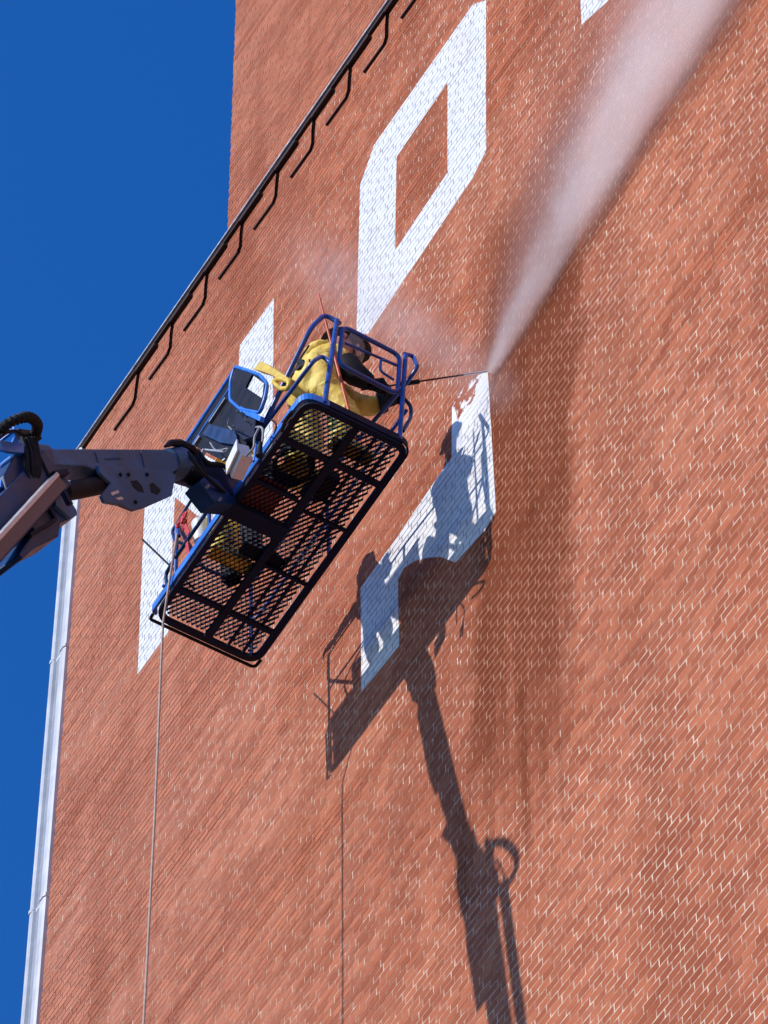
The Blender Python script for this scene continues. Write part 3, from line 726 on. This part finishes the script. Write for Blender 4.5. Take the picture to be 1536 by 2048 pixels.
# turntable, chassis and wheels on the ground, out of the picture below
bz = bfar
m = MB(); m.box((bz.x, bz.y, 1.55), E1 * 1.6, E2 * 1.1, V3((0, 0, .75)), .15); m.build('turntable', M['blue'], lift)
m = MB(); m.box((bz.x, bz.y, .75), E1 * 2.2, E2 * .9, V3((0, 0, .28)), .1); m.build('chassis', M['grey'], lift)
for i in (-1, 1):
    for j in (-1, 1):
        p = V3((bz.x, bz.y, .52)) + E1 * 1.8 * i + E2 * 1.2 * j
        m = MB(); m.tube([p - E2 * .2, p - E2 * .17, p + E2 * .17, p + E2 * .2], [.46, .52, .52, .46], 24); w = m.build('wheel', M['tyre'], lift, True)
        m = MB(); m.tube([p - E2 * .21, p + E2 * .21], .24, 16); m.build('rim', M['whitebox'], w, True)

# ------------------------------------------------------------------ people
def figure(name, label, J, bones, mats_by, root_loc, hip='pelvis'):
    """J: joint -> (point, radius); bones: pairs; one continuous skin; mats_by: joint -> material slot"""
    root = empty(name, root_loc, label, 'person', 'two workers in yellow suits in the lift basket')
    names = list(J); idx = {n: i for i, n in enumerate(names)}
    me = bpy.data.meshes.new('skeleton'); me.from_pydata([V3(J[n][0]) - V3(root_loc) for n in names], [(idx[a], idx[b]) for a, b in bones], [])
    o = bpy.data.objects.new('skeleton', me); COL.objects.link(o)
    o.modifiers.new('skin', 'SKIN'); sv = me.skin_vertices[0].data
    for n in names:
        r = J[n][1]; r = r if isinstance(r, tuple) else (r, r); sv[idx[n]].radius = r; sv[idx[n]].use_root = (n == hip)
    s = o.modifiers.new('sub', 'SUBSURF'); s.levels = 3; s.render_levels = 3
    dg = bpy.context.evaluated_depsgraph_get(); dg.update()
    bm = bpy.data.meshes.new_from_object(o.evaluated_get(dg)); bm.name = 'body'
    bpy.data.objects.remove(o)
    hd = [V3(J[k][0]) - V3(root_loc) for k in ('neck', 'head', 'crown')]
    nrm = [v.normal.copy() for v in bm.vertices]
    for v, n_ in zip(bm.vertices, nrm):
        if min((v.co - h).length for h in hd) < .17: continue
        q = v.co; f_ = mnoise.noise(V3((q.x * 9, q.y * 9, q.z * 5.5))); f2_ = mnoise.noise(V3((q.x * 22 + 5, q.y * 22, q.z * 13)))
        v.co = q + n_ * ((.5 - abs(f_) * 2.2) * .024 + (.4 - abs(f2_) * 2) * .010)
    for m in (M['yellow'], M['skin'], M['glove'], M['rubber']): bm.materials.append(m)
    pts = [(V3(J[a][0]) - V3(root_loc), V3(J[b][0]) - V3(root_loc), mats_by.get(b, 0)) for a, b in bones]
    for f in bm.polygons:
        c = f.center; best = (9, 0)
        for a, b, mt in pts:
            t = max(0, min(1, (c - a).dot(b - a) / max(1e-9, (b - a).length_squared))); d = (c - a - (b - a) * t).length
            if d < best[0]: best = (d, mt)
        f.material_index = best[1]; f.use_smooth = True
    b = bpy.data.objects.new('body', bm); COL.objects.link(b); b.parent = root
    return root, b
def hand(par, wrist, d, palmn, hold=None, name='glove', curl=.9, K=1.0 / US):
    """palm and five bent fingers; d = pointing direction, palmn = palm normal"""
    d = d.normalized(); n = (palmn - d * palmn.dot(d)).normalized(); s = d.cross(n); d = d * K; n = n * K; s = s * K
    m = MB(); m.box(wrist + d * .045, d * .052, s * .042, n * .017, .014 * K)
    for i, (o_, l) in enumerate(((-.031, .078), (-.010, .088), (.011, .082), (.031, .064))):
        p0 = wrist + d * .088 + s * o_; p1 = p0 + d * l * .40 + n * .010; p2 = p1 + d * l * (.34 - .3 * curl) + n * l * .42 * curl; p3 = p2 - d * l * .22 * curl + n * l * .22
        m.tube([p0, p1, p2, p3], [.0105 * K, .0105 * K, .0098 * K, .008 * K], 7)
    t0 = wrist + d * .030 - s * .040; m.tube([t0, t0 - s * .026 + d * .030 + n * .012, t0 - s * .018 + d * .055 + n * .036], [.013 * K, .012 * K, .009 * K], 7)
    return m.build(name, M['glove'], par, True)
def boot(par, ankle, fwd, up=None, K=1.0 / US, mat='rubber'):
    up = up or UP; f = (fwd - up * fwd.dot(up)).normalized(); s = f.cross(up)
    m = MB(); base = ankle - up * .088 * K; f, s, up_ = f * K, s * K, up * K
    m.tube([ankle + up_ * .22, ankle + up_ * .05, ankle - up_ * .02], [.078 * K, .068 * K, .066 * K], 12)
    m.ball(base + f * .075 + up_ * .045, (.155, .056, .052), 14, 8, (f, s, up_)); m.box(base + f * .065 + up_ * .012, f * .145, s * .048, up_ * .012, .008)
    return m.build('boot', M[mat], par, True)
def head_bits(root, hc, fwd, up, helmet=True, shield=True):
    s = fwd.cross(up).normalized() * HS; fwd = fwd * HS; up = up * HS
    m = MB(); m.ball(hc + fwd * .112 - up * .012, (.022, .014, .02), 8, 6, (fwd, s, up)); m.build('nose', M['skin'], root, True)
    for k in (-1, 1):
        m = MB(); m.ball(hc + fwd * .093 + s * .034 * k + up * .022, .012 * HS, 8, 6); m.build('eye', M['whitebox'], root, True)
        m = MB(); m.ball(hc + s * .092 * k - up * .005, (.022, .010, .03), 8, 6, (fwd, s, up)); m.build('ear', M['skin'], root, True)
    m = MB(); m.box(hc + fwd * .095 - up * .055, s * .022, fwd * .006, up * .005, .003); m.build('mouth', M['rust'], root)
    if helmet:
        m = MB(); vs = []; 
        nu_, nv_ = 18, 6
        for j in range(nv_ + 1):
            th_ = math.pi / 2 * j / nv_ * 1.08
            for i in range(nu_):
                ph = 2 * math.pi * i / nu_; vs.append(hc + up * .03 + (fwd * .135 * math.cos(ph) + s * .118 * math.sin(ph)) * math.sin(th_) + up * .125 * math.cos(th_))
        m.add(vs, [(j * nu_ + i, (j + 1) * nu_ + i, (j + 1) * nu_ + (i + 1) % nu_, j * nu_ + (i + 1) % nu_) for j in range(nv_) for i in range(nu_)])
        br_ = [hc + up * .022 + (fwd * (.150 if math.cos(2 * math.pi * i / nu_) < .3 else .19) * math.cos(2 * math.pi * i / nu_) + s * .130 * math.sin(2 * math.pi * i / nu_)) for i in range(nu_)]
        m.prism(br_, up * .012)
        m.build('helmet', M['helmet'], root, True)
    if shield:
        m = MB(); vs = []
        for j in range(4):
            for i in range(9):
                a = math.radians(-75 + 150 * i / 8); r = .150 + .012 * math.sin(j); vs.append(hc + up * (.02 - .062 * j) + fwd * r * math.cos(a) + s * .135 * math.sin(a))
        m.add(vs, [(j * 9 + i, j * 9 + i + 1, (j + 1) * 9 + i + 1, (j + 1) * 9 + i) for j in range(3) for i in range(8)])
        m.build('face_shield', M['shield'], root, True)

# worker at the end of the basket, leaning over the rail with the lance
HS = 1.0 / US
nz = at(978, 742, -.07)
lance_back = pw(722, 780, 0, 2.20)
ld = (nz - lance_back).normalized()
def onl(p): return lance_back + ld * (p - lance_back).dot(ld)
hr = onl(pw(744, 772, 0, 2.20)); hl = onl(pw(796, 763, 0, 2.22))
def L(u, v, w): return PL(u, v, w)
J = {
 'pelvis': (L(1.98, .42, 1.08), (.20, .165)), 'waist': (L(1.98, .42, 1.30), (.20, .17)), 'chest': (L(2.0, .50, 1.58), (.235, .185)),
 'neckb': (L(2.0, .60, 1.75), (.12, .12)), 'neck': (L(2.01, .66, 1.86), .085), 'head': (L(2.02, .715, 1.97), (.112, .125)), 'crown': (L(2.02, .735, 2.08), .105),
 'hipr': (L(2.13, .44, 1.02), .145), 'kneer': (L(2.18, .64, .60), .115), 'shinr': (L(2.20, .58, .32), .10), 'anker': (L(2.21, .52, .14), .08),
 'hipl': (L(1.82, .40, 1.02), .145), 'kneel': (L(1.80, .50, .58), .115), 'shinl': (L(1.82, .40, .32), .10), 'ankel': (L(1.84, .30, .14), .08),
 'shr': (L(2.16, .58, 1.56), .110), 'elr': (L(2.24, .70, 1.24), .085), 'wrr': (hr + UP * .03 - EV * .05, .060),
 'shl': (L(1.78, .62, 1.70), .120), 'ell': (pw(722, 815, 0, 1.98), .100), 'wrl': (pw(768, 806, 0, 2.10), .070),
}
Bn = [('pelvis', 'waist'), ('waist', 'chest'), ('chest', 'neckb'), ('neckb', 'neck'), ('neck', 'head'), ('head', 'crown'), ('pelvis', 'hipr'), ('hipr', 'kneer'), ('kneer', 'shinr'), ('shinr', 'anker'),
      ('pelvis', 'hipl'), ('hipl', 'kneel'), ('kneel', 'shinl'), ('shinl', 'ankel'), ('chest', 'shr'), ('shr', 'elr'), ('elr', 'wrr'), ('chest', 'shl'), ('shl', 'ell'), ('ell', 'wrl')]
p1, b1_ = figure('person', 'worker in yellow suit and dark helmet aiming a spray lance at the wall', J, Bn, {'neck': 1, 'head': 1, 'crown': 1, 'wrr': 2}, L(2.0, .45, 0.02))
f1 = (EV * .85 + EU * .35 - UP * .30).normalized(); u1 = (UP + EV * .25).normalized(); u1 = (u1 - f1 * u1.dot(f1)).normalized()
head_bits(p1, L(2.02, .725, 2.00), f1, u1)
hand(p1, J['wrr'][0], (hr - J['wrr'][0]) + ld * .05 + EV * .03, -UP + EV * .2, curl=1.0)
hand(p1, J['wrl'][0], pw(797, 796, 0, 2.16) - J['wrl'][0], -UP + EV * .2, curl=.8)
boot(p1, L(2.21, .52, .15), EV, mat='yplastic'); boot(p1, L(1.84, .30, .15), EV * .9 - EU * .1, mat='yplastic')
m = MB(); m.tube([J['shr'][0].lerp(J['elr'][0], .45), J['elr'][0], J['elr'][0].lerp(J['wrr'][0], .95)], [.115, .105, .072], 12); m.build('gauntlet', M['glove'], p1, True)
m = MB(); q_ = J['wrl'][0] - J['ell'][0]; m.tube([J['wrl'][0] - q_ * .25, J['wrl'][0] + q_ * .12], [.098, .078], 12); m.build('cuff', M['glove'], p1, True)
m = MB(); c1, c2 = J['chest'][0], J['waist'][0]
m.ball(c1.lerp(c2, .75) + EV * .14 + EU * .06, (.19, .11, .24), 12, 8, (EU, EV, (UP * .95 + EV * .3).normalized())); m.build('apron', M['glove'], p1, True)
m = MB(); m.ball(L(1.97, .50, 1.76), (.17, .13, .07), 12, 7, (EU, EV, UP)); m.build('hood', M['yellow'], p1, True)
m = MB(); m.tube([L(1.90, .42, 1.82), L(1.93, .53, 1.93), L(2.0, .64, 1.85)], .020, 6); m.build('harness_strap', M['red'], p1, True)
def band(pts, w, t_, nrm):
    m = MB()
    for a_, b_ in zip(pts, pts[1:]): m.span(a_, b_ + (b_ - a_) * .04, w, t_, nrm)
    m.build('harness_strap', M['glove'], p1)
for sg in (-1, 1):
    band([L(2.0 + .09 * sg, .335, 1.62), L(2.0 + .02 * sg, .295, 1.50), L(2.0 - .09 * sg, .27, 1.32)], .035, .012, EV)
bl = [L(1.98 + .215 * math.cos(a), .42 + .185 * math.sin(a), 1.27) for a in [k * math.pi / 8 for k in range(17)]]
band(bl, .014, .06, UP)
# lance
m = MB(); m.tube([lance_back, lance_back.lerp(nz, .80)], .0075, 8)
lan = m.build('spray_lance', M['rubber'], None, True); tag(lan, 'long thin spray lance pointed from the basket at the wall', 'spray lance')
m = MB(); m.tube([lance_back.lerp(nz, .80), lance_back.lerp(nz, .985)], .010, 8); m.build('lance_tip', M['alu'], lan, True)
m = MB(); m.tube([hl - ld * .09, hl + ld * .10], .021, 8); m.tube([hr - ld * .06, hr + ld * .05, hr - UP * .07 + ld * .02], .018, 8); m.build('grip', M['rubber'], lan, True)

# second worker, standing behind the jib head with one arm out to the left rail
def G(u, v, w): return PL(.82 + (u - .78) * 1.15 - .06 * w, .38 + (v - .42) * 1.2 - .03 * w, w * 1.17)
J2 = {
 'pelvis': (G(.78, .42, .90), (0.173, 0.136)), 'waist': (G(.77, .46, 1.08), (0.173, 0.147)), 'chest': (G(.74, .52, 1.30), (0.199, 0.153)),
 'neckb': (G(.72, .58, 1.46), 0.105), 'neck': (G(.71, .62, 1.53), 0.065), 'head': (G(.70, .66, 1.62), (0.089, 0.100)), 'crown': (G(.70, .67, 1.71), 0.082),
 'hipr': (G(.89, .42, .86), 0.110), 'kneer': (G(.92, .50, .50), 0.086), 'anker': (G(.90, .45, .11), 0.063),
 'hipl': (G(.68, .40, .86), 0.110), 'kneel': (G(.74, .40, .50), 0.086), 'ankel': (G(.76, .28, .11), 0.063),
 'shr': (G(.92, .58, 1.36), 0.089), 'elr': (G(1.0, .72, 1.12), 0.065), 'wrr': (G(.96, .90, 1.16), 0.045),
 'shl': (G(.56, .58, 1.36), 0.089), 'ell': (G(.32, .70, 1.24), 0.065), 'wrl': (G(.20, .80, 1.12), 0.045),
}
Bn2 = [('pelvis', 'waist'), ('waist', 'chest'), ('chest', 'neckb'), ('neckb', 'neck'), ('neck', 'head'), ('head', 'crown'), ('pelvis', 'hipr'), ('hipr', 'kneer'), ('kneer', 'anker'), ('pelvis', 'hipl'), ('hipl', 'kneel'), ('kneel', 'ankel'),
       ('chest', 'shr'), ('shr', 'elr'), ('elr', 'wrr'), ('chest', 'shl'), ('shl', 'ell'), ('ell', 'wrl')]
p2, b2_ = figure('person', 'worker in yellow suit standing behind the jib head, seen through the mesh floor', J2, Bn2, {'neck': 1, 'head': 1, 'crown': 1}, G(.80, .42, .02))
f2 = (EV * .9 - EU * .3).normalized(); head_bits(p2, G(.70, .665, 1.65), f2, UP, False, False)
m = MB(); m.tube([G(.73, .54, 1.36), G(.72, .57, 1.46), G(.705, .61, 1.58), G(.70, .64, 1.70), G(.70, .63, 1.80)], [.25, .20, .155, .15, .05], 14); m.build('hood', M['yellow'], p2, True)
hand(p2, J2['wrr'][0], EV + UP * .1, -UP); hand(p2, J2['wrl'][0], -EU + EV * .5, -UP)
boot(p2, G(.90, .45, .11), EV); boot(p2, G(.76, .28, .11), EV, mat='yplastic')

# ------------------------------------------------------------------ things in and on the basket
m = MB(); pa, pb = pw(637, 588, 0, 2.36), PL(2.36, .72, .03)
pb = pw(692, 800, 0, 2.36)
m.tube([pa, pa.lerp(pb, .72), pa.lerp(pb, 1.35)], [.0085, .014, .014], 8)
tag(m.build('pole', M['orange'], None, True), 'slender orange pole leaning upright beside the end rail', 'pole')
m = MB(); q0, q1 = pw(285, 1079, 1, .05), pw(352, 1143, 1, .10)
m.tube([q0, q1, q1 + (q1 - q0) * .5], .0095, 8); tag(m.build('spare_lance', M['rubber'], None, True), 'thin dark rod poking out past the left end of the basket', 'rod')
# hanging rope
rx_ = None
d_ = ray(322, 1330); rp = CAM + d_ * ((A.x + .135 - CAM.x) / d_.x)
m = MB(); top = pw(356, 1058, 1, .0); m.tube([top, pw(345, 1122, 1, -.06), rp + V3((0, 0, .62)), rp + V3((0, 0, .1))] + [rp + V3((.01 * math.sin(k * .7), .012 * math.cos(k * .5), -k * 2.0)) for k in range(1, 12)] + [V3((rp.x, rp.y, .05))], .0105, 8)
tag(m.build('rope', M['rope'], None, True), 'thin pale rope hanging straight down from the basket', 'rope')
# red webbing knot on the left rail
m = MB(); kc = pw(364, 1038, 1, -.02)
for k in range(9):
    a = k * 2.4; p = kc + EU * .035 * math.cos(a) + UP * (.05 * math.sin(a) - .01 * k) + EV * .02 * math.sin(k)
    m.tube(smooth_path([p, p + UP * .03 + EU * .02 * math.sin(k * 2), p + EU * .04 * math.cos(k), p - UP * .035], 3), .0135, 6)
web = tag(m.build('webbing', M['red'], None, True), 'bright red webbing knotted on the rail left of the jib', 'strap')
for a, b in (((370, 1050), (378, 1068)), ((374, 1085), (378, 1120))):
    m = MB(); m.span(pw(*a, 1, -.02), pw(*b, 1, .0), .04, .012, EV, .003); m.build('loose_end', M['red'], web)
m = MB(); bc = pw(402, 1066, 1, .22); m.tube([bc - UP * .14, bc - UP * .12, bc + UP * .12, bc + UP * .13], [.06, .065, .08, .085], 16)
bk = m.build('bucket', M['whitebox'], None, True); tag(bk, 'white bucket with a yellow cloth in the left half of the basket', 'bucket')
m = MB(); m.ball(bc + UP * .12, (.065, .065, .05), 10, 6, (EU, EV, UP)); m.build('cloth', M['yplastic'], bk, True)
# yellow moulded holder beside the console lid
def yb(px, py): return pw(px, py, 1, .02)
m = MB()
m.prism([yb(507, 738), yb(522, 722), yb(548, 737), yb(578, 757), yb(570, 764), yb(540, 748), yb(520, 741)], EV * .10)
yo = m.build('holder', M['yplastic']); tag(yo, 'yellow plastic holder with a loop behind the console lid', 'holder')
m = MB(); m.tube(rounded([yb(548, 762), yb(560, 757), yb(579, 763), yb(577, 777), yb(562, 778), yb(550, 769), yb(548, 762)], .05, 4), .022, 8); m.build('loop', M['yplastic'], yo, True)
# load on the floor
m = MB(); 
for k in range(3): m.box(PL(1.44, .20 + .0, .05 + k * .10), EU * .22, EV * .15, UP * .043, .006)
m.box(PL(1.23, .20, .15), EU * .01, EV * .14, UP * .14); m.box(PL(1.65, .20, .15), EU * .01, EV * .14, UP * .14)
tag(m.build('crate', M['rust']), 'reddish brown crate standing on the mesh floor by the console', 'crate')
m = MB()
for k in range(4):
    r = .20 - .012 * k; m.tube([PL(1.85 + r * math.cos(a * math.pi / 12) * 1.0, .27 + r * .8 * math.sin(a * math.pi / 12), .025 + .035 * k) for a in range(25)], .017, 6)
tag(m.build('hose_coil', M['rubber'], None, True), 'coil of black hose lying on the basket floor', 'hose')
m = MB(); m.box(PL(1.80, .62, .08), EU * .13, EV * .07, UP * .07, .03); m.tube(rounded([PL(1.72, .62, .14), PL(1.72, .62, .20), PL(1.88, .62, .20), PL(1.88, .62, .14)], .05), .01, 6)
tag(m.build('tool_bag', M['rubber'], None, True), 'dark tool bag on the wall side of the basket floor', 'bag')
m = MB(); m.tube([PL(.62, .40, .03), PL(.62, .40, .05), PL(.62, .40, .26), PL(.62, .40, .28)], [.075, .085, .09, .04], 16); tag(m.build('drum', M['rubber'], None, True), 'small dark drum on the left part of the basket floor', 'drum')

# ------------------------------------------------------------------ spray and mist (volumes)
def mist(name, label, tip, end, r0_, r1_, dens, k, scale, color=(.92, .86, .86), edge=1.0, seed=0.0, fade=.55, stretch=.68, patch=.15):
    ax = end - tip; Ln = ax.length; d = ax.normalized(); m = MB()
    n = 10; m.tube([tip + ax * (i / n) for i in range(n + 1)], [r0_ + (r1_ - r0_) * (i / n) ** .85 for i in range(n + 1)], 18)
    o = m.build(name, M['whitebox'], None); loc = V3(o.location)
    t = NT(name + '_volume')
    g = t.pos()
    def vm(op, a, b=None):
        q = t.new('ShaderNodeVectorMath', operation=op); t.put(q.inputs[0], a)
        if b is not None:
            if op == 'SCALE': t.put(q.inputs['Scale'], b)
            else: t.put(q.inputs[1], b)
        return q
    rel = vm('SUBTRACT', g, tuple(tip)).outputs[0]
    tl = vm('DOT_PRODUCT', rel, tuple(d)).outputs['Value']
    axp = vm('SCALE', tuple(d), tl).outputs[0]
    rad = vm('LENGTH', vm('SUBTRACT', rel, axp).outputs[0]).outputs['Value']
    s = t.math('DIVIDE', tl, Ln, clamp=True)
    R = t.math('ADD', r0_, t.math('MULTIPLY', r1_ - r0_, t.math('POWER', s, .85)))
    q = t.math('DIVIDE', rad, R)
    off = vm('ADD', vm('SUBTRACT', rel, vm('SCALE', axp, stretch).outputs[0]).outputs[0], (seed, seed * .7, -seed)).outputs[0]
    nz1 = t.noise(off, scale, 5, .62, .6); nz2 = t.noise(off, scale * .35, 3, .55)
    qq = t.math('ADD', q, t.math('MULTIPLY', t.math('SUBTRACT', nz1, .5), .9 * edge))
    body = t.math('POWER', t.ramp(qq, -.15, .95, 1.0, 0.0), 1.4)
    edge0 = t.ramp(q, .80, 1.0, 1.0, 0.0)
    fl = t.math('MULTIPLY', t.math('MULTIPLY', body, edge0), t.math('MULTIPLY', t.ramp(nz2, .34, .62, patch, 1.25), t.ramp(nz1, .34, .62, .35, 1.3)))
    fade_ = t.math('MULTIPLY', t.ramp(s, 0.0, 1.0, 1.0, fade), t.ramp(s, .70, 1.0, 1.0, 0.0))
    nearb = t.math('DIVIDE', k, t.math('ADD', R, .04))
    dn = t.math('MULTIPLY', t.math('MULTIPLY', fl, fade_), t.math('MULTIPLY', dens, nearb))
    v = t.new('ShaderNodeVolumePrincipled'); t.put(v.inputs['Color'], color); t.put(v.inputs['Density'], t.math('DIVIDE', dn, US)); v.inputs['Anisotropy'].default_value = .1
    t.l.new(v.outputs[0], t.out.inputs['Volume'])
    o.data.materials.clear(); o.data.materials.append(t.m)
    tag(o, label, 'mist', kind='stuff'); return o
mist('water_spray', 'plume of white spray blown up and right from the lance tip', at(979, 745, -.05), at(1740, -610, -.30), .06, 1.38, 11.0, .28, 2.5, (.99, .965, .95), 1.75, 0, .85, .52)
mist('spray_halo', 'soft halo of mist on the left flank of the spray plume', at(985, 730, -.15), at(1500, -590, -.65), .15, 1.75, .62, .60, 1.3, (.98, .93, .92), 1.2, 9.0, 1.0, .4)
mist('drifting_mist', 'faint pinkish mist drifting up and left from the lance tip', at(1010, 790, -.2), at(560, 470, -.60), .34, .80, .42, .50, 1.8, (.96, .90, .89), 1.9, 5.0, .9, 0.0, .55)

# ------------------------------------------------------------------ layout units -> metres
sc_ = Matrix.Scale(US, 4)
for me in bpy.data.meshes: me.transform(sc_)
for o in SC.objects:
    if o.type in ('MESH', 'EMPTY'):
        o.location = o.location * US
        for md in o.modifiers:
            if md.type == 'BEVEL': md.width *= US
